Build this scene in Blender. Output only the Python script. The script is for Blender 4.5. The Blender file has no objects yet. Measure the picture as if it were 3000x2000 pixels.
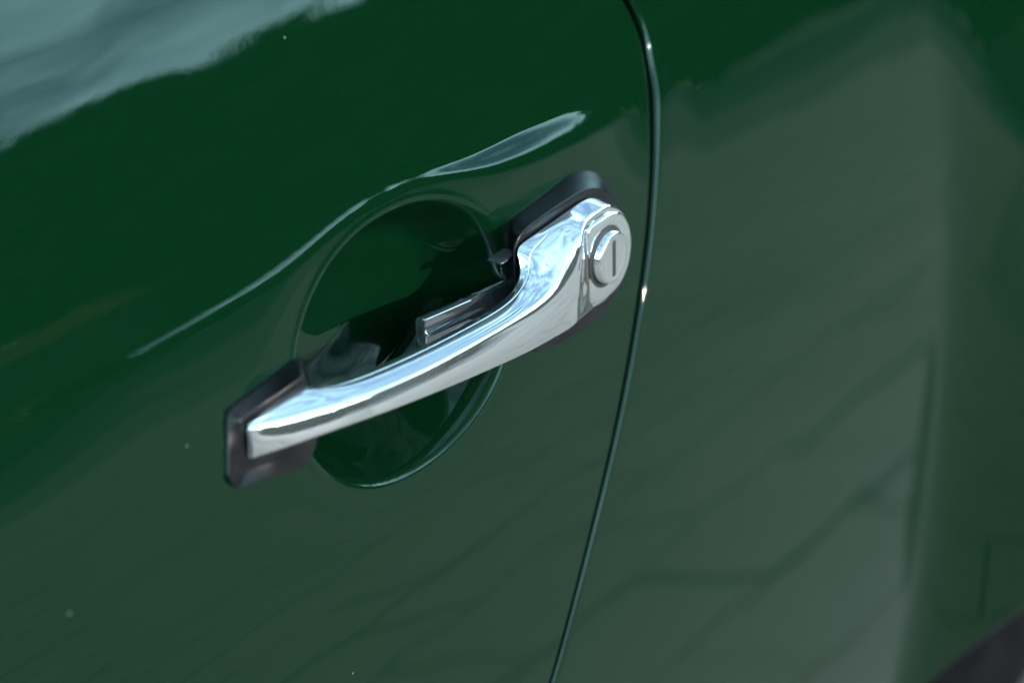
import bpy, math, random
import numpy as np
from mathutils import Vector

rng = np.random.default_rng(7)
random.seed(7)
SC = bpy.context.scene
COL = SC.collection
Z0 = 820.0                       # height of the door-handle origin above the ground, mm
R = math.radians

# ------------------------------------------------------------------ camera
PSI, PIT, DIST = R(57.0), R(24.0), 0.720
dv = Vector((math.sin(PSI) * math.cos(PIT), math.cos(PSI) * math.cos(PIT), -math.sin(PIT)))
cam_d = bpy.data.cameras.new('camera')
cam = bpy.data.objects.new('camera', cam_d)
COL.objects.link(cam)
cam.location = Vector((0, 0, Z0 / 1000)) - dv * DIST
cam.rotation_euler = dv.to_track_quat('-Z', 'Y').to_euler()
cam_d.sensor_width = 36.0
cam_d.lens = 95.0
cam_d.clip_start = 0.02
cam_d.clip_end = 2000.0
cam_d.dof.use_dof = True
cam_d.dof.focus_distance = 0.700
cam_d.dof.aperture_fstop = 9.0
SC.camera = cam

# ------------------------------------------------------------------ sun and sky
SUN_EL, SUN_AZ = R(13.5), R(-9.0)      # azimuth measured from the car's outward side towards its front
sv = Vector((-math.sin(SUN_AZ) * math.cos(SUN_EL), -math.cos(SUN_AZ) * math.cos(SUN_EL), math.sin(SUN_EL)))
sun_d = bpy.data.lights.new('sun', 'SUN')
sun_d.energy = 2.8
sun_d.angle = R(0.5)
sun_d.color = (1.0, 0.92, 0.80)
sun = bpy.data.objects.new('sun', sun_d)
COL.objects.link(sun)
sun.rotation_euler = sv.to_track_quat('Z', 'Y').to_euler()
sun.location = (-3, -6, 6)

world = bpy.data.worlds.new('World')
SC.world = world
world.use_nodes = True
wn, wl = world.node_tree.nodes, world.node_tree.links
wn.clear()
w_out = wn.new('ShaderNodeOutputWorld')
w_bg = wn.new('ShaderNodeBackground')
w_bg.inputs['Strength'].default_value = 0.15
sky = wn.new('ShaderNodeTexSky')
sky.sky_type = 'NISHITA'
sky.sun_disc = False
sky.sun_elevation = SUN_EL
sky.sun_rotation = math.atan2(sv.x, sv.y)
sky.air_density = 1.0
sky.dust_density = 0.0
sky.ozone_density = 3.0
tc = wn.new('ShaderNodeTexCoord')
sx = wn.new('ShaderNodeSeparateXYZ')
zz = wn.new('ShaderNodeMath'); zz.operation = 'MAXIMUM'; zz.inputs[1].default_value = 0.0
za = wn.new('ShaderNodeMath'); za.operation = 'ADD'; za.inputs[1].default_value = 0.22
cx = wn.new('ShaderNodeCombineXYZ')
mp = wn.new('ShaderNodeVectorMath'); mp.operation = 'DIVIDE'
nz = wn.new('ShaderNodeTexNoise')
nz.inputs['Scale'].default_value = 2.8
nz.inputs['Detail'].default_value = 5.0
nz.inputs['Roughness'].default_value = 0.6
rp = wn.new('ShaderNodeValToRGB')
rp.color_ramp.elements[0].position = 0.36
rp.color_ramp.elements[0].color = (0, 0, 0, 1)
rp.color_ramp.elements[1].position = 0.63
rp.color_ramp.elements[1].color = (1, 1, 1, 1)
mx = wn.new('ShaderNodeMix')
mx.data_type = 'RGBA'
mx.inputs[7].default_value = (16.0, 29.0, 31.5, 1)     # cloud
wl.new(tc.outputs['Generated'], sx.inputs[0])
wl.new(sx.outputs['Z'], zz.inputs[0])
wl.new(zz.outputs[0], za.inputs[0])
for k in range(3):
    wl.new(za.outputs[0], cx.inputs[k])
wl.new(tc.outputs['Generated'], mp.inputs[0])
wl.new(cx.outputs[0], mp.inputs[1])
wl.new(mp.outputs['Vector'], nz.inputs['Vector'])
wl.new(nz.outputs['Fac'], rp.inputs['Fac'])
hi = wn.new('ShaderNodeMapRange')              # cloud thins out overhead
hi.inputs['From Min'].default_value = 0.24
hi.inputs['From Max'].default_value = 0.62
hi.inputs['To Min'].default_value = 1.0
hi.inputs['To Max'].default_value = 0.10
cm = wn.new('ShaderNodeMath'); cm.operation = 'MULTIPLY'
wl.new(sx.outputs['Z'], hi.inputs['Value'])
wl.new(rp.outputs['Color'], cm.inputs[0])
wl.new(hi.outputs['Result'], cm.inputs[1])
wl.new(cm.outputs[0], mx.inputs[0])
wl.new(sky.outputs['Color'], mx.inputs[6])
wl.new(mx.outputs[2], w_bg.inputs['Color'])
wl.new(w_bg.outputs['Background'], w_out.inputs['Surface'])

SC.view_settings.view_transform = 'Standard'
SC.view_settings.look = 'None'
SC.view_settings.exposure = 1.25
SC.view_settings.gamma = 1.0
SC.view_settings.use_curve_mapping = False

# ------------------------------------------------------------------ helpers
def W(p):
    """car coordinates in mm (x to the rear, z up from the handle, h outward) -> world metres"""
    p = np.asarray(p, float)
    return np.stack([p[..., 0], -p[..., 2], p[..., 1] + Z0], -1) / 1000.0

def mesh_obj(name, verts, faces, mat, parent=None, smooth=True):
    me = bpy.data.meshes.new(name)
    verts = np.asarray(verts, float)
    faces = [tuple(int(i) for i in f) for f in faces] if not isinstance(faces, np.ndarray) else faces
    me.from_pydata(verts.tolist(), [], faces.tolist() if isinstance(faces, np.ndarray) else faces)
    me.update()
    if smooth:
        me.polygons.foreach_set('use_smooth', np.ones(len(me.polygons), bool))
    if mat:
        me.materials.append(mat)
    o = bpy.data.objects.new(name, me)
    COL.objects.link(o)
    o.parent = parent
    return o

def grid_faces(nr, nc, wrap=False, flip=False):
    i, j = np.meshgrid(np.arange(nr - 1), np.arange(nc if wrap else nc - 1), indexing='ij')
    j2 = (j + 1) % nc
    f = np.stack([i * nc + j, i * nc + j2, (i + 1) * nc + j2, (i + 1) * nc + j], -1).reshape(-1, 4)
    return f[:, ::-1] if flip else f

def weighted(o):
    m = o.modifiers.new('normals', 'WEIGHTED_NORMAL')
    m.keep_sharp = True

def sharp(o, deg):
    o.data.set_sharp_from_angle(angle=R(deg))

def sm(t):
    t = np.clip(t, 0, 1)
    return t * t * (3 - 2 * t)

def spline(pts, n=None, t=None):
    """Catmull-Rom through rows of pts at parameters t in 0..len-1"""
    p = np.asarray(pts, float)
    if t is None:
        t = np.linspace(0, len(p) - 1, n)
    i = np.clip(np.floor(t).astype(int), 0, len(p) - 2)
    u = (t - i)[:, None]
    pe = np.vstack([2 * p[0] - p[1], p, 2 * p[-1] - p[-2]])
    a, b, c, d = pe[i], pe[i + 1], pe[i + 2], pe[i + 3]
    return 0.5 * (2 * b + (c - a) * u + (2 * a - 5 * b + 4 * c - d) * u ** 2 + (3 * b - a - 3 * c + d) * u ** 3)

# ------------------------------------------------------------------ materials
def new_mat(name):
    m = bpy.data.materials.new(name)
    m.use_nodes = True
    n, l = m.node_tree.nodes, m.node_tree.links
    return m, n, l, n['Principled BSDF']

def N(n, kind, **kw):
    x = n.new(kind)
    for k, v in kw.items():
        if k in x.inputs:
            x.inputs[k].default_value = v
        else:
            setattr(x, k, v)
    return x

def ramp(n, stops):
    r = n.new('ShaderNodeValToRGB')
    e = r.color_ramp.elements
    while len(e) < len(stops):
        e.new(0.5)
    for k, (p, c) in enumerate(stops):
        e[k].position = p
        e[k].color = (*c, 1) if len(c) == 3 else c
    return r

def mat_paint():
    m, n, l, b = new_mat('green_car_paint')
    b.inputs['Base Color'].default_value = (0.0008, 0.0102, 0.0034, 1)
    b.inputs['Roughness'].default_value = 0.5
    b.inputs['Specular IOR Level'].default_value = 0.0
    b.inputs['Coat Weight'].default_value = 1.0
    b.inputs['Coat IOR'].default_value = 1.37
    b.inputs['Coat Roughness'].default_value = 0.012
    t = N(n, 'ShaderNodeTexCoord')
    # orange peel, far below a millimetre
    z = N(n, 'ShaderNodeTexNoise', Scale=260.0, Detail=2.0)
    bp = N(n, 'ShaderNodeBump', Strength=0.012, Distance=0.0004)
    l.new(t.outputs['Object'], z.inputs['Vector'])
    l.new(z.outputs['Fac'], bp.inputs['Height'])
    zw = N(n, 'ShaderNodeTexNoise', Scale=17.0, Detail=1.0)
    bw = N(n, 'ShaderNodeBump', Strength=0.5, Distance=0.0007)
    l.new(t.outputs['Object'], zw.inputs['Vector'])
    l.new(zw.outputs['Fac'], bw.inputs['Height'])
    l.new(bw.outputs['Normal'], bp.inputs['Normal'])
    l.new(bp.outputs['Normal'], b.inputs['Coat Normal'])
    zr_ = N(n, 'ShaderNodeTexNoise', Scale=38.0, Detail=6.0, Roughness=0.65)
    rr_ = ramp(n, [(0.35, (0.006,) * 3), (0.75, (0.032,) * 3)])
    l.new(t.outputs['Object'], zr_.inputs['Vector'])
    l.new(zr_.outputs['Fac'], rr_.inputs['Fac'])
    l.new(rr_.outputs['Color'], b.inputs['Coat Roughness'])
    # grains of dust lying on the lacquer
    v = N(n, 'ShaderNodeTexVoronoi', Scale=85.0)
    l.new(t.outputs['Object'], v.inputs['Vector'])
    gate = N(n, 'ShaderNodeTexWhiteNoise')
    l.new(v.outputs['Position'], gate.inputs['Vector'])
    g1 = N(n, 'ShaderNodeMath', operation='LESS_THAN'); g1.inputs[1].default_value = 0.020
    g2 = N(n, 'ShaderNodeMath', operation='LESS_THAN'); g2.inputs[1].default_value = 0.3
    g3 = N(n, 'ShaderNodeMath', operation='MULTIPLY')
    l.new(v.outputs['Distance'], g1.inputs[0])
    l.new(gate.outputs['Value'], g2.inputs[0])
    l.new(g1.outputs[0], g3.inputs[0]); l.new(g2.outputs[0], g3.inputs[1])
    mixc = N(n, 'ShaderNodeMix', data_type='RGBA')
    mixc.inputs[6].default_value = b.inputs['Base Color'].default_value
    mixc.inputs[7].default_value = (0.16, 0.2, 0.17, 1)
    l.new(g3.outputs[0], mixc.inputs[0])
    l.new(mixc.outputs[2], b.inputs['Base Color'])
    return m

def mat_chrome(name='chrome', tint=(0.80, 0.785, 0.79), wear=1.0):
    m, n, l, b = new_mat(name)
    b.inputs['Base Color'].default_value = (*tint, 1)
    b.inputs['Metallic'].default_value = 0.96       # a thin film of road dust dulls it
    t = N(n, 'ShaderNodeTexCoord')
    # fingermarks and haze: roughness blotches
    z = N(n, 'ShaderNodeTexNoise', Scale=95.0, Detail=5.0, Roughness=0.62)
    r1 = ramp(n, [(0.45, (0.018,) * 3), (0.68, (0.018 + 0.07 * wear,) * 3)])
    # fine wiping scratches along the bar
    mp_ = N(n, 'ShaderNodeMapping')
    mp_.inputs['Scale'].default_value = (60.0, 900.0, 900.0)
    z2 = N(n, 'ShaderNodeTexNoise', Scale=1.0, Detail=3.0)
    bp = N(n, 'ShaderNodeBump', Strength=0.05 * wear, Distance=0.0003)
    l.new(t.outputs['Object'], z.inputs['Vector'])
    l.new(z.outputs['Fac'], r1.inputs['Fac'])
    l.new(r1.outputs['Color'], b.inputs['Roughness'])
    l.new(t.outputs['Object'], mp_.inputs['Vector'])
    l.new(mp_.outputs['Vector'], z2.inputs['Vector'])
    l.new(z2.outputs['Fac'], bp.inputs['Height'])
    l.new(bp.outputs['Normal'], b.inputs['Normal'])
    return m

def mat_rubber():
    m, n, l, b = new_mat('black_rubber')
    t = N(n, 'ShaderNodeTexCoord')
    z = N(n, 'ShaderNodeTexNoise', Scale=120.0, Detail=6.0, Roughness=0.6)
    c = ramp(n, [(0.35, (0.0025, 0.0025, 0.003)), (0.7, (0.006, 0.0056, 0.007))])
    rr = ramp(n, [(0.3, (0.26,) * 3), (0.7, (0.42,) * 3)])
    z2 = N(n, 'ShaderNodeTexNoise', Scale=1500.0, Detail=3.0)
    bp = N(n, 'ShaderNodeBump', Strength=0.15, Distance=0.0003)
    b.inputs['Specular IOR Level'].default_value = 0.24
    l.new(t.outputs['Object'], z.inputs['Vector']); l.new(t.outputs['Object'], z2.inputs['Vector'])
    l.new(z.outputs['Fac'], c.inputs['Fac']); l.new(z.outputs['Fac'], rr.inputs['Fac'])
    l.new(c.outputs['Color'], b.inputs['Base Color']); l.new(rr.outputs['Color'], b.inputs['Roughness'])
    l.new(z2.outputs['Fac'], bp.inputs['Height']); l.new(bp.outputs['Normal'], b.inputs['Normal'])
    return m

def mat_plain(name, c0, c1, scale, rough, bump=0.0, dist=0.01, metal=0.0):
    m, n, l, b = new_mat(name)
    t = N(n, 'ShaderNodeTexCoord')
    z = N(n, 'ShaderNodeTexNoise', Scale=scale, Detail=6.0, Roughness=0.6)
    c = ramp(n, [(0.3, c0), (0.7, c1)])
    l.new(t.outputs['Object'], z.inputs['Vector'])
    l.new(z.outputs['Fac'], c.inputs['Fac'])
    l.new(c.outputs['Color'], b.inputs['Base Color'])
    b.inputs['Roughness'].default_value = rough
    b.inputs['Metallic'].default_value = metal
    if bump:
        bp = N(n, 'ShaderNodeBump', Strength=bump, Distance=dist)
        l.new(z.outputs['Fac'], bp.inputs['Height']); l.new(bp.outputs['Normal'], b.inputs['Normal'])
    return m

def mat_paver():
    m, n, l, b = new_mat('grey_concrete_paver')
    t = N(n, 'ShaderNodeNewGeometry')
    oi = N(n, 'ShaderNodeObjectInfo')
    z = N(n, 'ShaderNodeTexNoise', Scale=1.7, Detail=2.0)
    z2 = N(n, 'ShaderNodeTexNoise', Scale=60.0, Detail=5.0)
    c = ramp(n, [(0.3, (0.20, 0.158, 0.136)), (0.7, (0.27, 0.213, 0.186))])
    ad = N(n, 'ShaderNodeMath', operation='MULTIPLY_ADD')
    ad.inputs[1].default_value = 0.35
    l.new(t.outputs['Position'], z.inputs['Vector']); l.new(t.outputs['Position'], z2.inputs['Vector'])
    l.new(z2.outputs['Fac'], ad.inputs[0]); 
    sc_ = N(n, 'ShaderNodeMath', operation='MULTIPLY'); sc_.inputs[1].default_value = 0.65
    l.new(z.outputs['Fac'], sc_.inputs[0]); l.new(sc_.outputs[0], ad.inputs[2])
    l.new(ad.outputs[0], c.inputs['Fac']); l.new(c.outputs['Color'], b.inputs['Base Color'])
    b.inputs['Roughness'].default_value = 0.9
    return m

def mat_leaf():
    m, n, l, b = new_mat('foliage')
    t = N(n, 'ShaderNodeNewGeometry')
    z = N(n, 'ShaderNodeTexNoise', Scale=0.35, Detail=4.0)
    c = ramp(n, [(0.3, (0.008, 0.02, 0.005)), (0.7, (0.022, 0.042, 0.010))])
    l.new(t.outputs['Position'], z.inputs['Vector']); l.new(z.outputs['Fac'], c.inputs['Fac'])
    l.new(c.outputs['Color'], b.inputs['Base Color'])
    b.inputs['Roughness'].default_value = 0.7
    b.inputs['Specular IOR Level'].default_value = 0.2
    return m

PAINT = mat_paint()
CHROME = mat_chrome()
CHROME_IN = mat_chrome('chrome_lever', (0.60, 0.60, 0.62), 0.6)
RUBBER = mat_rubber()
BLACK = mat_plain('black_interior', (0.004, 0.004, 0.004), (0.008, 0.008, 0.008), 40, 0.7)
TYRE = mat_plain('tyre_rubber', (0.003, 0.0029, 0.0036), (0.007, 0.0066, 0.008), 60, 0.95, 0.2, 0.002)
TYRE.node_tree.nodes['Principled BSDF'].inputs['Specular IOR Level'].default_value = 0.04
DULL = mat_plain('dull_steel', (0.10, 0.10, 0.10), (0.18, 0.18, 0.18), 300, 0.45, metal=1.0)
STEEL = mat_plain('wheel_steel', (0.02, 0.02, 0.02), (0.04, 0.04, 0.04), 30, 0.6)
PAVER = mat_paver()
SAND = mat_plain('joint_sand', (0.15, 0.122, 0.105), (0.21, 0.17, 0.15), 30, 0.95)
ASPHALT = mat_plain('asphalt', (0.07, 0.066, 0.065), (0.11, 0.104, 0.10), 14, 0.92)
GRASS = mat_plain('verge', (0.02, 0.032, 0.008), (0.05, 0.06, 0.02), 0.8, 0.95)
LEAF = mat_leaf()

# ------------------------------------------------------------------ setting: ground, paving, road, far trees
def plane_poly(name, pts, z, mat):
    return mesh_obj(name, [(x, y, z) for x, y in pts], [tuple(range(len(pts)))], mat, smooth=False)

ground = plane_poly('ground', [(-600, -600), (600, -600), (600, 600), (-600, 600)], -0.09, GRASS)
ground['kind'] = 'structure'

NRM = np.array([math.sin(R(50)), -math.cos(R(50))])        # the road lies across this heading
TAN = np.array([-NRM[1], NRM[0]])
ROAD0, ROAD1 = 8.6, 27.0
q = lambda a, b: tuple(NRM * a + TAN * b)
road = plane_poly('road', [q(-60, -200), q(ROAD1, -200), q(ROAD1, 200), q(-60, 200)], -0.012, ASPHALT)
road['kind'] = 'structure'
EDGE = -2.3                                      # outer edge of the paved strip beside the car
_d = 1 / (math.sin(R(29)) * NRM[0] - math.cos(R(29)) * NRM[1])
PAVED = [(-6, .5), (-6, EDGE), (-EDGE * math.tan(R(29)), EDGE), (math.sin(R(29)) * ROAD0 * _d, -math.cos(R(29)) * ROAD0 * _d),
         ((ROAD0 + NRM[1] * -.5) / NRM[0], .5)]
paving = plane_poly('paving', PAVED, -0.0045, SAND)
paving['kind'] = 'structure'

PL, PW, JT = 0.300, 0.200, 0.0045
def paver_boxes(centres, hz):
    """chamfered blocks: 4 top + 4 chamfer + 4 foot vertices"""
    n = len(centres)
    a, b2 = (PL - JT) / 2, (PW - JT) / 2
    sx, sy = np.array([-1, 1, 1, -1]), np.array([-1, -1, 1, 1])
    base = np.concatenate([np.stack([sx * (a - .0025), sy * (b2 - .0025), np.zeros(4)], 1),
                           np.stack([sx * a, sy * b2, np.full(4, -.0025)], 1),
                           np.stack([sx * a, sy * b2, np.full(4, -.03)], 1)])
    v = base[None] + np.concatenate([centres, hz[:, None]], 1)[:, None, :]
    f = [(0, 1, 2, 3)]
    for k in range(4):
        k2 = (k + 1) % 4
        f += [(k, k + 4, k2 + 4, k2), (k + 4, k + 8, k2 + 8, k2 + 4)]
    f = np.array(f)
    F = (f[None] + (np.arange(n) * 12)[:, None, None]).reshape(-1, 4)
    return v.reshape(-1, 3), F

cs = []
for iy in range(-42, 4):
    for ix in range(-18, 42):
        c = np.array([ix * PL + (iy % 2) * PL / 2, iy * PW])
        if c @ NRM < ROAD0 - 0.15 and c[1] < .4 and (c[1] > EDGE + .1 or c[0] > -c[1] * math.tan(R(29)) + .15):
            cs.append(c)
cs = np.array(cs)
hz = rng.normal(0, 0.0015, len(cs))
cs = cs + rng.normal(0, .0025, cs.shape)
near = np.argsort(np.hypot(cs[:, 0] - 1.35, cs[:, 1] + 0.95))
pv0, pf0 = paver_boxes(np.zeros((1, 2)), np.zeros(1))
first = None
for k in near[:290]:
    if first is None:
        o = first = mesh_obj('paver', pv0, pf0, PAVER, paving, smooth=False)
    else:
        o = first.copy()
        COL.objects.link(o)
    o.location = (cs[k][0], cs[k][1], hz[k])
    o.rotation_euler = (random.gauss(0, .004), random.gauss(0, .004), random.gauss(0, .006))
v, f = paver_boxes(cs[near[290:]], hz[near[290:]])
rest = mesh_obj('far_pavers', v, f, PAVER, paving, smooth=False)
rest['kind'] = 'stuff'

def leaf_quads(c, s, up=0.3):
    n = len(c)
    a = rng.normal(size=(n, 3)); a /= np.linalg.norm(a, axis=1)[:, None]
    b = np.cross(a, rng.normal(size=(n, 3))); b /= np.linalg.norm(b, axis=1)[:, None]
    s = s[:, None]
    v = np.stack([c - a * s, c - b * s * .55, c + a * s, c + b * s * .55], 1)
    return v.reshape(-1, 3), np.arange(n * 4).reshape(-1, 4)

LC = []
def blob(c, hh, rr, m_):
    d3 = rng.normal(size=(m_, 3)); d3 /= np.linalg.norm(d3, axis=1)[:, None]
    LC.append(np.array([c[0], c[1], hh]) + d3 * rr * (.4 + .62 * rng.random(m_)[:, None] ** .5))
for k in range(190):
    t = -90 + k + random.gauss(0, .4)
    low = float(sm((-3 - t) / 8))              # a lower hedge where the sun stands
    dist = 30 + random.gauss(0, 1.0)
    top = 6.9 - 3.0 * low + .4 * math.sin(t * .23) + random.gauss(0, .2)
    for j in range(3):
        if t >= -10:
            c = NRM * (dist + random.gauss(0, .8)) + TAN * (t * 1.15 + random.gauss(0, .6))
        else:                                       # hedge added on this side to keep low sky out of the wing's reflection
            az = R(50 - 22.5 + (t + 10) * 1.35)
            c = np.array([math.sin(az), -math.cos(az)]) * (33.5 + random.gauss(0, .8))
        blob(c, top * (.25 + .33 * j), np.array([1.7, 1.7, top * .24]), 230)
for t in np.arange(-7, 14, .42):                    # a closer-grown stretch of the wood
    top = float(np.interp(t, [-7, -2.5, 1.1, 4, 14], [9.9, 9.4, 8.2, 7.9, 7.9])) + random.gauss(0, .1)
    c = NRM * (30 + random.gauss(0, .7)) + TAN * (t * 1.15 + random.gauss(0, .2))
    for hh in (top - 1.3, top - 2.6, top - 4.4):
        blob(c, hh, np.array([1.2, 1.2, 1.25]), 330)
LC = np.concatenate(LC)
v, f = leaf_quads(LC, rng.uniform(.28, .62, len(LC)))
wood = mesh_obj('far_tree_line', v, f, LEAF, smooth=False)
wood['kind'] = 'stuff'
wood['label'] = 'dark green far tree line mirrored in the door paint'
wood['category'] = 'trees'

# a low shed with a rust-brown roof, mirrored in the paint at the left
ROOF = mat_plain('brown_roof', (0.20, 0.075, 0.025), (0.30, 0.12, 0.045), 3.0, 0.85)
BOARD = mat_plain('dark_boards', (0.02, 0.014, 0.01), (0.04, 0.028, 0.02), 4.0, 0.9)
shed = bpy.data.objects.new('garden_shed', None)
COL.objects.link(shed)
shed['label'] = 'low shed with rust brown roof mirrored in the paint at the left'
shed['category'] = 'shed'
_f = lambda a, b, z: (NRM[0] * a + TAN[0] * b, NRM[1] * a + TAN[1] * b, z)
B0, B1 = -9.0, -3.0
mesh_obj('wall', [_f(25, B0, -.02), _f(25, B1, -.02), _f(28, B1, -.02), _f(28, B0, -.02), _f(25, B0, 2.75), _f(25, B1, 2.75), _f(28, B1, 2.75), _f(28, B0, 2.75)],
         [(0, 1, 5, 4), (1, 2, 6, 5), (2, 3, 7, 6), (3, 0, 4, 7)], BOARD, shed, smooth=False)
mesh_obj('roof', [_f(24.8, B0 - .2, 2.75), _f(24.8, B1 + .2, 2.75), _f(26.5, B1 - .3, 3.35), _f(26.5, B0 + .3, 3.35), _f(28.2, B1 + .2, 2.75), _f(28.2, B0 - .2, 2.75)],
         [(0, 1, 2, 3), (3, 2, 4, 5), (1, 4, 2), (5, 0, 3), (0, 5, 4, 1)], ROOF, shed, smooth=False)

# ------------------------------------------------------------------ the car: panel surfaces
car = bpy.data.objects.new('car', None)
COL.objects.link(car)
car['label'] = 'glossy dark green car side with chrome pull handle on its door'
car['category'] = 'car'

_z = np.arange(-800, 500.5, .5)
_al = np.radians(np.clip(np.where(_z > -60, 11.1 + .14 * _z, 2.7 + .06 * (_z + 60)), -12, 55))
_h = -np.concatenate([[0], np.cumsum(.5 * (np.tan(_al[1:]) + np.tan(_al[:-1])) * .5)])
_h -= np.interp(0, _z, _h)
hdoor = lambda z: np.interp(z, _z, _h)
ZT = 5.0
APT = math.tan(R(11.1 + .14 * ZT))
_q = np.arange(-20, 60.05, .05)
_sl = np.where(_q < 0, .08 * sm((_q + 14) / 14), .08 + 2.3 * sm(_q / 3.5)) * (1 - sm((_q - 5.5) / 9)) + .012 * np.clip(12 - np.abs(_q - 18), 0, 12) * (_q > 4)
_dp = np.concatenate([[0], np.cumsum(.5 * (_sl[1:] + _sl[:-1]) * .05)]) - .2 * np.exp(-.5 * ((_q - .2) / .7) ** 2)

def dish_q(x, z):
    zz = z - 15.0
    dx = np.abs(x + 42 - .1 * zz) / 48.0
    dz = np.abs(zz) / 33.0
    s = (dx ** 2.12 + dz ** 2.12) ** (1 / 2.12)
    return (1 - s) * 38.0

_cx = np.arange(-300, 300.5, 1.0)
_cz = np.interp(_cx, [-150, -100, -77, -63, -50, -37, -16, -1, 22, 76], [44.6, 45.6, 47.4, 50, 51.8, 52.2, 50.6, 47.6, 46, 44])
_ck = np.exp(-.5 * (np.arange(-30, 31) / 9.0) ** 2); _ck /= _ck.sum()
_cz = np.convolve(np.pad(_cz, 30, 'edge'), _ck, 'valid')

def shelf(x, z, w):
    hp = np.interp(ZT, _z, _h) - APT * (z - ZT)
    e = np.where(z > ZT, hp - hdoor(z), 0)
    wd = 4.2 + 6.0 * sm((x + 20) / 50)
    zc = np.interp(x, _cx, _cz)
    return w * e * (1 - sm((z - zc + wd * .5) / wd))


def S_door(x, z):
    w = (.325 * sm((x + 195) / 60) - .065 * np.exp(-((x + 40) / 34) ** 2) + .95 * sm((x + 25) / 60)) * (1 - sm((x - 44) / 42))
    return hdoor(z) + shelf(x, z, w) - np.interp(dish_q(x, z), _q, _dp) * (1 - .011 * np.clip(z - 15, -40, 40))

WX, WZ, RA = 517.0, -530.0, 361.0
FX = 500.0
_gfz = np.arange(-800, 500, 2.0)
_gfh = np.interp(_gfz, [-400, -290, -230, -180, -130, -60, 20, 60, 120], [34, 40, 44, 46, 45, 28, 9, 3, 0])
_gk = np.exp(-.5 * (np.arange(-30, 31) / 10.0) ** 2); _gk /= _gk.sum()
_gfh = np.convolve(np.pad(_gfh, 30, 'edge'), _gk, 'valid')
def S_panel(x, z):
    rho = np.hypot(x - WX, z - WZ)
    w = .5 * (1 - sm((x - 92) / 22))
    t_ = np.clip(x - 264, 0, 200)
    g_ = np.interp(z, _gfz, _gfh)
    fl = g_ / 60.0 * (np.sqrt(t_ ** 2 + 28 ** 2) - 28) * (1 - .45 * sm((t_ - 60) / 80))
    return hdoor(z) + shelf(x, z, w) + fl

_gz = np.arange(-800, 500, 1.0)
_gx = np.interp(_gz, [-700, -400, -250, -150, -106.5, -82.5, -62.6, -44.1, -27.8, -11.5, 3.6, 21.2, 38, 48.3, 57.8, 68.2, 79, 93, 110, 140, 200, 300],
                [-150, -124, -80, -25, 4.8, 18.7, 30.1, 41, 50.7, 60.2, 69.3, 78.3, 85.4, 88.7, 90, 87.4, 81, 67, 45, -4, -112, -300])
_k = np.exp(-.5 * (np.arange(-15, 16) / 5.0) ** 2); _k /= _k.sum()
_gx = np.convolve(np.pad(_gx, 15, 'edge'), _k, 'valid')
gapx = lambda z: np.interp(z, _gz, _gx) + 0.8

def axis(*segs):
    out = []
    for a, b, st in segs:
        out.append(np.arange(a, b - 1e-6, st))
    out.append(np.array([segs[-1][1]]))
    return np.concatenate(out)

# door skin
zr = axis((-640, -260, 12), (-260, -140, 4), (-140, -30, 1.6), (-30, 62, .65), (62, 110, 1.4), (110, 190, 4))
sc = axis((-1150, -420, 14), (-420, -220, 3), (-220, 0, .65))
Zg, Sg = np.meshgrid(zr, sc, indexing='ij')
Gx = gapx(Zg)
Xg = Gx + Sg
Hg = S_door(Xg, Zg)
RE = 1.35
ths = np.linspace(0, math.pi / 2, 7)[1:]
ex_x = [RE * math.sin(t) for t in ths] + [RE, RE]
ex_h = [RE * (1 - math.cos(t)) for t in ths] + [6.0, 16.0]
Xe = gapx(zr)[:, None] + np.array(ex_x)[None]
He = S_door(gapx(zr), zr)[:, None] - np.array(ex_h)[None]
X_, H_, Z_ = np.hstack([Xg, Xe]), np.hstack([Hg, He]), np.hstack([Zg, np.repeat(zr[:, None], len(ex_x), 1)])
door = mesh_obj('door', W(np.stack([X_, Z_, H_], -1).reshape(-1, 3)), grid_faces(*X_.shape), PAINT, car)
door['label'] = 'dark green door skin with a scooped recess behind the handle'

# rear quarter panel, cut by the wheel arch
GAP = 2.9
zr = axis((-640, -300, 6), (-300, -140, 3), (-140, 110, 2.2), (110, 190, 5))
sp = axis((0, 60, 1.5), (60, 440, 3), (440, 1000, 8))
Zg, Sg = np.meshgrid(zr, sp, indexing='ij')
ex_x = [-RE * math.sin(t) for t in ths] + [-RE, -RE]
E0 = gapx(zr)[:, None] + GAP + 2 * RE
Xg = gapx(Zg) + GAP + 2 * RE + Sg
rho = np.hypot(Xg - WX, Zg - WZ)
Zc = Zg.copy()
inside = rho < RA
near_ = (rho < RA) & (rho > RA - 7)
ang = np.arctan2(Zg - WZ, Xg - WX)
Xs = np.where(near_, WX + RA * np.cos(ang), Xg)
Zs = np.where(near_, WZ + RA * np.sin(ang), Zg)
Hs = S_panel(Xs, Zs)
Xe = E0 + np.array(ex_x)[::-1][None]
He = S_panel(E0[:, 0], zr)[:, None] - np.array(ex_h)[::-1][None]
X_ = np.hstack([Xe, Xs]); H_ = np.hstack([He, Hs]); Z_ = np.hstack([np.repeat(zr[:, None], len(ex_x), 1), Zs])
dead = np.hstack([np.zeros(Xe.shape, bool), inside & ~near_]).reshape(-1)
F = grid_faces(*X_.shape)
F = F[~dead[F].any(1)]
V = W(np.stack([X_, Z_, H_], -1).reshape(-1, 3))
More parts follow.
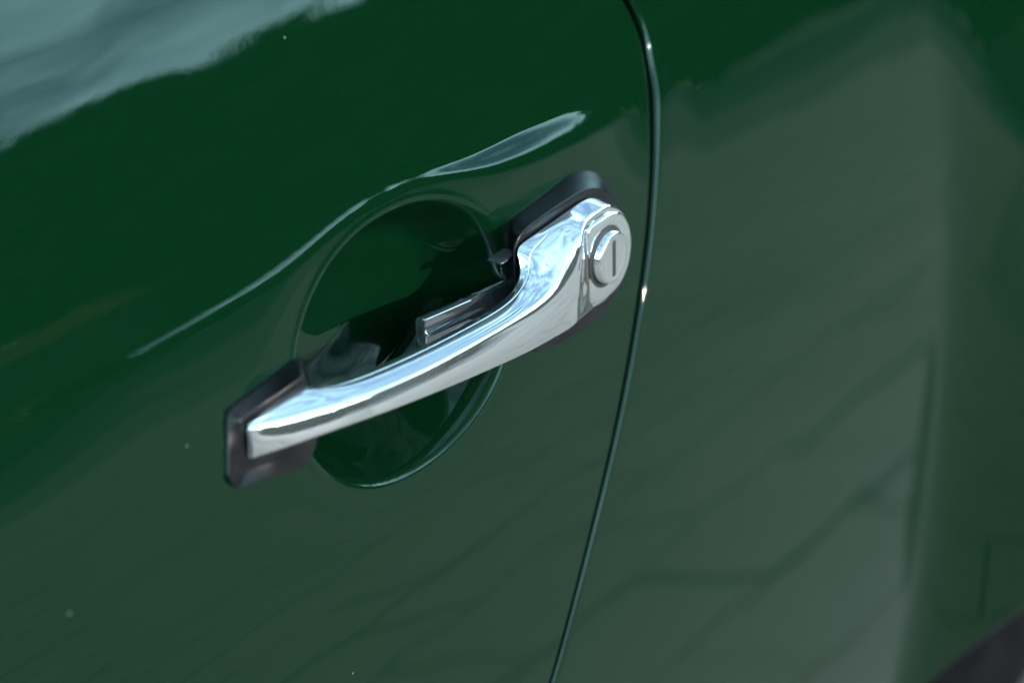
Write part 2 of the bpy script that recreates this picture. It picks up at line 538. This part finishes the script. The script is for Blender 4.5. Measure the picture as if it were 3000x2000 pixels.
# rolled lip of the arch
aa = np.linspace(R(20), R(200), 241)
lip = []
for rr_, hh_ in ((0, 0), (-.6, -.1), (-1.6, -.7), (-2.2, -1.8), (-2.4, -4), (-2.4, -22)):
    px, pz = WX + (RA + rr_) * np.cos(aa), WZ + (RA + rr_) * np.sin(aa)
    lip.append(np.stack([px, pz, S_panel(WX + RA * np.cos(aa), WZ + RA * np.sin(aa)) + hh_], -1))
lip = np.array(lip)
nb = len(V)
V = np.vstack([V, W(lip.reshape(-1, 3))])
F = np.vstack([F, grid_faces(len(lip), len(aa)) + nb])
used = np.unique(F)
remap = np.full(len(V), -1); remap[used] = np.arange(len(used))
panel = mesh_obj('rear_quarter_panel', V[used], remap[F], PAINT, car)
panel['label'] = 'dark green rear wing panel swelling towards the wheel arch'

# door jamb closing the shut line from behind
zj = np.linspace(-640, 190, 160)
jx = np.array([-30, -10, 10, 30])
Xj = gapx(zj)[:, None] + jx[None]
Hj = np.repeat((S_door(gapx(zj), zj) - 15)[:, None], 4, 1)
jamb = mesh_obj('door_jamb', W(np.stack([Xj, np.repeat(zj[:, None], 4, 1), Hj], -1).reshape(-1, 3)), grid_faces(160, 4), BLACK, car)

# rear wheel behind the arch
def lathe(profile, n, cx, cz):
    a = np.linspace(0, 2 * math.pi, n, endpoint=False)
    p = np.asarray(profile)
    P = np.stack([cx + p[:, 0][:, None] * np.cos(a)[None], cz + p[:, 0][:, None] * np.sin(a)[None], np.repeat(p[:, 1][:, None], n, 1)], -1)
    return W(P.reshape(-1, 3)), grid_faces(len(p), n, wrap=True, flip=True)
HW = -20.0
tp = [(190, HW - 4), (200, HW + 2), (215, HW + 6), (240, HW + 9), (252, HW + 9), (256, HW + 7), (262, HW + 7), (268, HW + 4), (276, HW - 3),
      (281, HW - 12), (283, HW - 20), (283.5, HW - 34), (276, HW - 35), (276, HW - 41), (284, HW - 42), (284.5, HW - 66),
      (277, HW - 67), (277, HW - 74), (284, HW - 75), (283, HW - 110), (278, HW - 130), (240, HW - 150)]
v, f = lathe([(r_ * 1.018, h_) for r_, h_ in tp], 160, WX, WZ)
tyre = mesh_obj('wheel', v, f, TYRE, car)
sharp(tyre, 40)
tyre['label'] = 'dark grey tyre behind the wheel arch edge'
v, f = lathe([(196, HW - 8), (190, HW - 2), (184, HW - 6), (176, HW - 30), (150, HW - 46), (90, HW - 34), (40, HW - 30), (2, HW - 30)], 96, WX, WZ)
mesh_obj('rim', v, f, STEEL, tyre)
v, f = lathe([(RA + 14, -14), (RA + 16, -60), (RA + 14, -260), (RA - 40, -300), (4, -300)], 96, WX, WZ)
liner = mesh_obj('wheel_arch_liner', v, f, BLACK, car)

# ------------------------------------------------------------------ the door handle
# rails: x (rear), z (up), h (out), millimetres; a = back top edge, b = front arris, c = front lower edge
ST = [  # a                      b                       c                       r_b   r_c
    ((-114.6, 22.4, 1.6), (-115.6, 21.6, 2.6), (-115.2, 14.2, 2.4), 0.8, 0.8),
    ((-113.6, 22.9, 1.8), (-114.4, 22.2, 3.3), (-113.6, 13.4, 3.0), 1.2, 1.2),
    ((-105.6, 23.5, 1.5), (-106.0, 21.5, 5.5), (-105.5, 13.0, 5.2), 1.4, 1.2),
    ((-97.5, 24.3, 1.5), (-98.0, 20.8, 7.6), (-97.0, 12.6, 7.2), 1.5, 1.2),
    ((-91.5, 23.8, 1.6), (-92.0, 20.3, 9.0), (-91.0, 12.3, 8.4), 1.5, 1.2),
    ((-86.5, 21.4, 2.2), (-86.6, 19.9, 10.0), (-85.0, 11.8, 9.3), 1.5, 1.2),
    ((-76.0, 20.1, 3.2), (-76.5, 19.2, 11.6), (-75.5, 10.9, 10.6), 1.5, 1.2),
    ((-66.0, 19.5, 4.1), (-67.0, 18.6, 12.6), (-66.0, 10.0, 11.6), 1.5, 1.2),
    ((-52.0, 18.8, 5.2), (-53.0, 18.2, 13.7), (-52.0, 8.7, 12.8), 1.5, 1.2),
    ((-38.0, 18.4, 5.8), (-39.0, 18.0, 14.2), (-38.0, 7.4, 13.5), 1.5, 1.2),
    ((-27.0, 18.0, 6.0), (-28.0, 17.9, 14.5), (-27.0, 6.3, 13.8), 1.6, 1.2),
    ((-17.2, 17.8, 6.0), (-17.5, 17.7, 14.6), (-17.0, 5.3, 14.0), 1.7, 1.2),
    ((-9.0, 18.8, 5.7), (-9.4, 17.8, 14.5), (-9.0, 4.6, 13.9), 1.8, 1.2),
    ((-4.2, 20.8, 4.9), (-3.0, 18.2, 14.3), (-2.5, 4.1, 13.6), 1.9, 1.2),
    ((-2.2, 23.6, 4.0), (2.0, 18.8, 14.1), (2.5, 3.7, 13.4), 2.0, 1.2),
    ((-2.6, 27.0, 2.9), (6.0, 19.8, 13.8), (6.5, 3.4, 13.1), 2.0, 1.2),
    ((-1.2, 28.5, 2.4), (9.6, 21.0, 13.5), (9.4, 3.2, 12.9), 2.0, 1.2),
    ((4.0, 28.9, 2.4), (12.4, 22.8, 13.0), (11.6, 3.3, 12.7), 2.0, 1.2),
    ((11.0, 29.4, 2.4), (15.0, 25.0, 12.1), (13.2, 3.4, 12.5), 1.9, 1.2),
    ((17.0, 29.9, 2.4), (17.6, 27.6, 10.9), (15.0, 3.2, 12.0), 1.5, 1.2),
    ((22.0, 30.3, 2.4), (20.4, 28.2, 9.9), (18.5, 2.6, 11.0), 1.2, 1.2),
    ((26.5, 30.6, 2.4), (24.0, 28.5, 8.8), (23.0, 1.9, 9.7), 1.0, 1.0),
    ((30.0, 30.8, 2.4), (29.0, 28.7, 8.1), (28.0, 1.4, 8.5), 1.0, 1.0),
    ((35.0, 30.4, 2.4), (34.5, 28.9, 8.0), (34.5, 1.0, 8.0), 1.0, 1.0),
    ((40.0, 28.4, 2.4), (39.5, 27.2, 8.0), (39.5, 2.4, 8.0), 1.0, 1.0),
    ((44.6, 24.8, 2.4), (43.8, 24.0, 8.0), (43.8, 5.0, 8.0), 1.0, 1.0),
    ((47.8, 19.8, 2.4), (46.8, 19.4, 8.0), (46.8, 9.2, 8.0), 1.0, 1.0),
    ((48.9, 16.0, 2.4), (48.0, 15.8, 8.0), (48.0, 12.6, 8.0), .7, .7),
    ((49.3, 14.6, 2.4), (48.4, 14.5, 7.6), (48.4, 14.1, 7.6), .3, .3),
]
NS = 330
tt = np.linspace(0, len(ST) - 1, NS)
ra = spline([s[0] for s in ST], t=tt)
rb = spline([s[1] for s in ST], t=tt)
rc = spline([s[2] for s in ST], t=tt)
rad = spline([[s[3], s[4]] for s in ST], t=tt)
def gsm(p, sig):
    k = np.exp(-.5 * (np.arange(-24, 25) / sig) ** 2); k /= k.sum()
    q_ = np.stack([np.convolve(np.pad(p[:, j], 24, 'edge'), k, 'valid') for j in range(p.shape[1])], -1)
    w = (sm((tt - 1.5) / 2) * (1 - sm((tt - 19.5) / 2)))[:, None]
    return p * (1 - w) + q_ * w
tuck = (-3.2 * (1 - sm(tt / 6.0)))[:, None] * np.array([[-1.22, .78, 1.0]])
ra, rb, rc = ra + tuck, rb + tuck, rc + tuck
ra, rb, rc, rad = gsm(ra, 7), gsm(rb, 7), gsm(rc, 7), gsm(rad, 7)
# the upper half of the front face leans back just enough to mirror the far road, the lower half stands upright
fw = (1 - sm((tt - 6.0) / 8.0)) * sm(tt / 2.5)
hx = np.gradient(rb[:, 2]) / np.maximum(np.gradient(rb[:, 0]), 1e-3)
LEAN = np.zeros(NS)
for i in range(NS):
    vdir = Vector((rb[i, 0], -rb[i, 2], rb[i, 1])) / 1000 + dv * DIST
    vdir.normalize()
    best = 9
    for al_ in np.radians(np.arange(4, 26, .1)):
        n_ = Vector((-min(hx[i], .45), -1, math.tan(al_))).normalized()
        r_z = (vdir - 2 * vdir.dot(n_) * n_).z
        if abs(r_z + math.sin(R(3.6))) < best:
            best, LEAN[i] = abs(r_z + math.sin(R(3.6))), al_
LEAN[tt > 12] = LEAN[np.searchsorted(tt, 12)]
LEAN = np.convolve(np.pad(LEAN, 20, 'edge'), np.ones(41) / 41, 'valid')
Lz = rb[:, 1] - rc[:, 1]
dhc = (rb[:, 2] + .56 * Lz * np.tan(LEAN) + .44 * Lz * math.tan(R(3))) - rc[:, 2]
rc = rc + (fw * dhc)[:, None] * np.array([-1.22, .78, 1.0])
# hidden back lower edge: just under the front one, at the depth of the back top edge
rd = np.stack([rc[:, 0], rc[:, 1] + .6 - 1.6 * sm((tt - 13) / 4), ra[:, 2]], -1)

def corner(p0, p1, p2, r, n):
    """quadratic round at p1 between the legs to p0 and p2"""
    d0, d2 = p0 - p1, p2 - p1
    l0, l2 = np.linalg.norm(d0), np.linalg.norm(d2)
    a = p1 + d0 / max(l0, 1e-6) * min(r, l0 * .45)
    b = p1 + d2 / max(l2, 1e-6) * min(r, l2 * .45)
    t = np.linspace(0, 1, n)[:, None]
    return (1 - t) ** 2 * a + 2 * t * (1 - t) * p1 + t ** 2 * b

rows = []
for i in range(NS):
    A, B, C_, D_ = ra[i], rb[i], rc[i], rd[i]
    ka = corner(D_, A, B, .7, 5)
    MID = B + (C_ - B) * .56
    MID[2] += fw[i] * (B[2] + (B[1] - MID[1]) * math.tan(LEAN[i]) - MID[2])
    kb = corner(A, B, MID, rad[i, 0] * (1.15 + 1.65 * float(sm((tt[i] - 10) / 4) * (1 - sm((tt[i] - 18) / 1.5)))), 13)
    kc = corner(MID, C_, D_, rad[i, 1], 7)
    kd = corner(C_, D_, A, .8, 4)
    def edge(p, q_, n, bulge):
        t = np.linspace(0, 1, n + 2)[1:-1, None]
        e = p + (q_ - p) * t
        return e + np.asarray(bulge)[None] * 4 * t * (1 - t)
    def facet(p, q_, n, ridge, bow):
        k = corner(p, MID, q_, 1.1, 7)
        e = np.vstack([edge(p, k[0], 8, (0, 0, 0)), k, edge(k[-1], q_, 7, (0, 0, 0))])
        t = np.linspace(0, 1, len(e) + 2)[1:-1, None]
        return e + bow * 4 * t * (1 - t) * np.array([[0, 0, 1.0]])
    def top_edge(p, q_, bulge, depth):
        t = np.array([.1, .2, .28, .325, .345, .36, .375, .395, .44, .55, .68, .8, .9])[:, None]
        cut = np.zeros_like(t); cut[5] = 1.0; cut[4] = cut[6] = .45
        return p + (q_ - p) * t + np.asarray(bulge)[None] * 4 * t * (1 - t) - cut * depth * np.array([[0, 1.0, .3]])
    s_ = tt[i]
    dark_line_cut = .22 * float(sm((s_ - 4) / 2) * (1 - sm((s_ - 16) / 3)))  # groove cut into the shape to imitate a dark mirrored line
    lockw = float(sm((s_ - 19) / 2))
    tb = .55 * (1 - lockw) * min(1, s_ / 3)
    fb = .55 * (1 - lockw) * min(1, .3 + s_ / 4)
    rows.append(np.vstack([ka, top_edge(ka[-1], kb[0], (0, tb, tb * .35), dark_line_cut),
                           kb, facet(kb[-1], kc[0], 22, fw[i], fb * (1 - fw[i])),
                           kc, edge(kc[-1], kd[0], 3, (0, 0, 0)), kd, edge(kd[-1], ka[0], 4, (0, 0, 0))]))
rows = np.array(rows)
nr, nc = rows.shape[:2]
V = rows.reshape(-1, 3)
F = grid_faces(nr, nc, wrap=True).tolist()
V = np.vstack([V, rows[0].mean(0), rows[-1].mean(0)])
for j in range(nc):
    F.append((nr * nc, (j + 1) % nc, j))
    F.append((nr * nc + 1, (nr - 1) * nc + j, (nr - 1) * nc + (j + 1) % nc))
handle = mesh_obj('door_handle', W(V), F, CHROME, car)
handle['label'] = 'bright chrome pull handle bridging the scooped recess in the door'

def loop_solid(name, levels, mat, parent, cap_in=True, ang=35, n_sub=1):
    """stack closed outlines (each a list of x,z,h with equal counts) and cap the last"""
    L = np.array(levels, float)
    nl, nn = L.shape[:2]
    V = L.reshape(-1, 3)
    F = grid_faces(nl, nn, wrap=True).tolist()
    if cap_in:
        V = np.vstack([V, L[-1].mean(0)])
        F += [((nl - 1) * nn + j, (nl - 1) * nn + (j + 1) % nn, nl * nn) for j in range(nn)]
    o = mesh_obj(name, W(V), F, mat, parent)
    return o

def resample(poly, n, r=2.0):
    """round the corners of a closed polygon and resample it evenly"""
    p = np.asarray(poly, float)
    out = []
    for i in range(len(p)):
        out.append(corner(p[i - 1], p[i], p[(i + 1) % len(p)], r, 7))
    p = np.vstack(out)
    p = np.vstack([p, p[:1]])
    s = np.concatenate([[0], np.cumsum(np.linalg.norm(np.diff(p, axis=0), axis=1))])
    u = np.linspace(0, s[-1], n, endpoint=False)
    return np.stack([np.interp(u, s, p[:, k]) for k in range(p.shape[1])], -1)

def gasket(low, top, h_top, n=160, rl=3.0, rt=2.0, lip=1.1, tk=0.0):
    lo = resample(low, n, rl)
    tp_ = resample(top, n, rt)
    dh_ = -tk * sm((-90 - tp_[:, 0]) / 27)
    tp_ = tp_ + np.c_[-1.22 * dh_, .78 * dh_]
    k = np.argmin(np.linalg.norm(tp_ - lo[0] - (tp_.mean(0) - lo.mean(0)), axis=1))
    tp_ = np.roll(tp_, -k, 0)
    h_top = h_top + np.roll(dh_, -k, 0)
    surf = S_door(lo[:, 0], lo[:, 1]) + np.interp(dish_q(lo[:, 0], lo[:, 1]), _q, _dp)
    lv = []
    lv.append(np.c_[lo, surf - 2.5])
    lv.append(np.c_[lo, surf + .2])
    lv.append(np.c_[lo, surf + lip])
    cen = lo.mean(0)
    def mixl(t, h):
        return np.c_[lo + (tp_ - lo) * t, h]
    hb = surf + lip
    lv.append(mixl(.03, hb + (h_top - hb) * .05))
    lv.append(mixl(.09, hb + (h_top - hb) * .12))
    lv.append(mixl(.5, hb + (h_top - hb) * .54))
    lv.append(mixl(.88, hb + (h_top - hb) * .93))
    lv.append(mixl(.95, hb + (h_top - hb) * .985))
    lv.append(mixl(1.0, h_top))
    c2 = tp_.mean(0)
    lv.append(np.c_[tp_ + (c2 - tp_) * .06, h_top + .1])
    lv.append(np.c_[tp_ + (c2 - tp_) * .14, h_top])
    return lv

fl = [(-114.2, 23.9), (-85.5, 26.5), (-84.5, 22.0), (-85.0, 6.0), (-91.5, 1.6), (-116.6, 6.2), (-119.0, 9.0)]
ft = [(-116.9, 24.3), (-93.0, 26.4), (-91.0, 22.5), (-90.5, 9.5), (-95.0, 7.6), (-116.8, 10.8), (-118.0, 13.0)]
g1 = loop_solid('gasket', gasket(fl, ft, 1.5, rl=1.5, rt=1.0, tk=3.2), RUBBER, handle)
g1['label'] = 'black rubber gasket under the front foot of the chrome handle'
rl_ = [(5.0, 26.0), (7.6, 30.4), (26.0, 32.2), (38.0, 33.7), (46.0, 33.3), (53.0, 30.0), (58.5, 23.5), (60.5, 15.0), (58.0, 4.0), (51.0, -4.5), (42.0, -7.4), (24.0, -7.8), (8.0, -6.0), (5.0, 0.0)]
rt_ = [(-2.6, 28.0), (0.2, 31.6), (13.4, 33.0), (27.2, 33.4), (35.0, 32.8), (41.5, 30.6), (47.8, 25.4), (51.0, 17.0), (50.0, 8.0), (44.5, 1.5), (36.0, -1.6), (22.0, -1.4), (6.0, 0.5), (-1.5, 3.0)]
g2 = loop_solid('gasket', gasket(rl_, rt_, 1.9, rl=5, rt=5), RUBBER, handle)
g2['label'] = 'black rubber gasket under the lock end of the chrome handle'

# lock plate: flat D-shaped boss with a seam round it
d_out = [(22.6, 26.6), (35.0, 27.3), (41.0, 25.6), (45.2, 21.0), (46.9, 15.0), (45.6, 8.8), (41.5, 4.2), (35.4, 2.4), (25.6, 2.8)]
po = resample(d_out, 120, 3.0)
cen = np.array([33.0, 15.0])
lv = [np.c_[po, np.full(120, 7.0)], np.c_[po, np.full(120, 8.6)]]
for t in (.15, .4, .7, 1.0):
    lv.append(np.c_[po + (cen - po) / np.linalg.norm(cen - po, axis=1)[:, None] * .8 * t, np.full(120, 8.6 + .7 * math.sin(t * math.pi / 2))])
for rr_ in (.5, .8):
    lv.append(np.c_[lv[5][:, :2] * (1 - rr_) + cen * rr_, np.full(120, 9.3)])
plate = loop_solid('lock_plate', lv, CHROME, handle)

# lock barrel, key slot, and a black ring painting the shade of the recess gap
LCX, LCZ = 32.6, 15.4
def ring(r, h, n=72, cx=LCX, cz=LCZ):
    a = np.linspace(0, 2 * math.pi, n, endpoint=False)
    return np.c_[cx + r * np.cos(a), cz + r * np.sin(a), np.full(n, h)]
loop_solid('lock_recess_shade', [ring(8.75, 9.25), ring(8.75, 9.40), ring(8.5, 9.46), ring(7.4, 9.35)], BLACK, handle)
brl = [ring(7.4, 9.2), ring(7.4, 10.9)] + [ring(7.4 - 1.1 * (1 - math.cos(t)), 10.9 + 1.1 * math.sin(t)) for t in np.linspace(0, math.pi / 2, 7)[1:]]
brl += [ring(6.1, 12.0), ring(5.7, 11.8), ring(5.5, 11.8), ring(3, 11.8)]
barrel = loop_solid('lock_barrel', brl, CHROME, handle)
# key slot: a dark sunken bar
ks = resample([(LCX - .95, LCZ + 5.2), (LCX + .75, LCZ + 5.2), (LCX + 1.15, LCZ - 5.4), (LCX - .55, LCZ - 5.4)], 40, .4)
kc_ = ks.mean(0)
loop_solid('keyhole', [np.c_[ks, np.full(40, 11.7)], np.c_[ks, np.full(40, 11.84)], np.c_[ks + (kc_ - ks) * .1, np.full(40, 11.86)]], BLACK, handle)

# release lever behind the grip: thin plate with a lower finger ledge
def bar_solid(name, prof, x0, x1, sl, mat, parent, bev=.35):
    """profile in (z,h) swept from x0 to x1, falling by sl in z per mm"""
    p = resample(prof, 56, bev)
    xs = [x0, x0 + .12, x0 + .5] + list(np.linspace(x0 + 1, x1 - .5, 10)) + [x1 - .12, x1]
    lv = []
    c = p.mean(0)
    for k, x in enumerate(xs):
        ins = {0: .4, 1: .12}.get(k, {0: .4, 1: .12}.get(len(xs) - 1 - k, 0))
        d = c - p
        pp = p + d / np.maximum(np.linalg.norm(d, axis=1), 1e-6)[:, None] * ins
        lv.append(np.c_[np.full(len(p), x), pp[:, 0] + sl * (x - x0), pp[:, 1]])
    L = np.array(lv)
    nl, nn = L.shape[:2]
    V = np.vstack([L.reshape(-1, 3), L[0].mean(0), L[-1].mean(0)])
    F = grid_faces(nl, nn, wrap=True).tolist()
    F += [(nl * nn, (j + 1) % nn, j) for j in range(nn)]
    F += [(nl * nn + 1, (nl - 1) * nn + j, (nl - 1) * nn + (j + 1) % nn) for j in range(nn)]
    o = mesh_obj(name, W(V), F, mat, parent)
    sharp(o, 50)
    return o

lever = bar_solid('release_lever', [(19.9, -1.6), (19.9, -4.4), (0.0, -4.4), (0.0, -0.6), (15.5, -0.7), (16.0, -0.8), (16.5, -1.5)], -38.2, 10.0, -.095, CHROME_IN, handle, .3)
lever['label'] = 'flat polished lever inside the recess behind the grip'
brk = bar_solid('lever_bracket', [(17.0, -4.4), (17.0, -12.0), (6.0, -12.0), (6.0, -4.4)], 3.5, 12.0, -.05, BLACK, handle, .8)
tab = bar_solid('bracket_tab', [(24.6, 0.5), (24.6, -4.5), (23.9, -4.5), (23.9, 0.5)], -5.5, 3.0, .05, DULL, handle, .3)
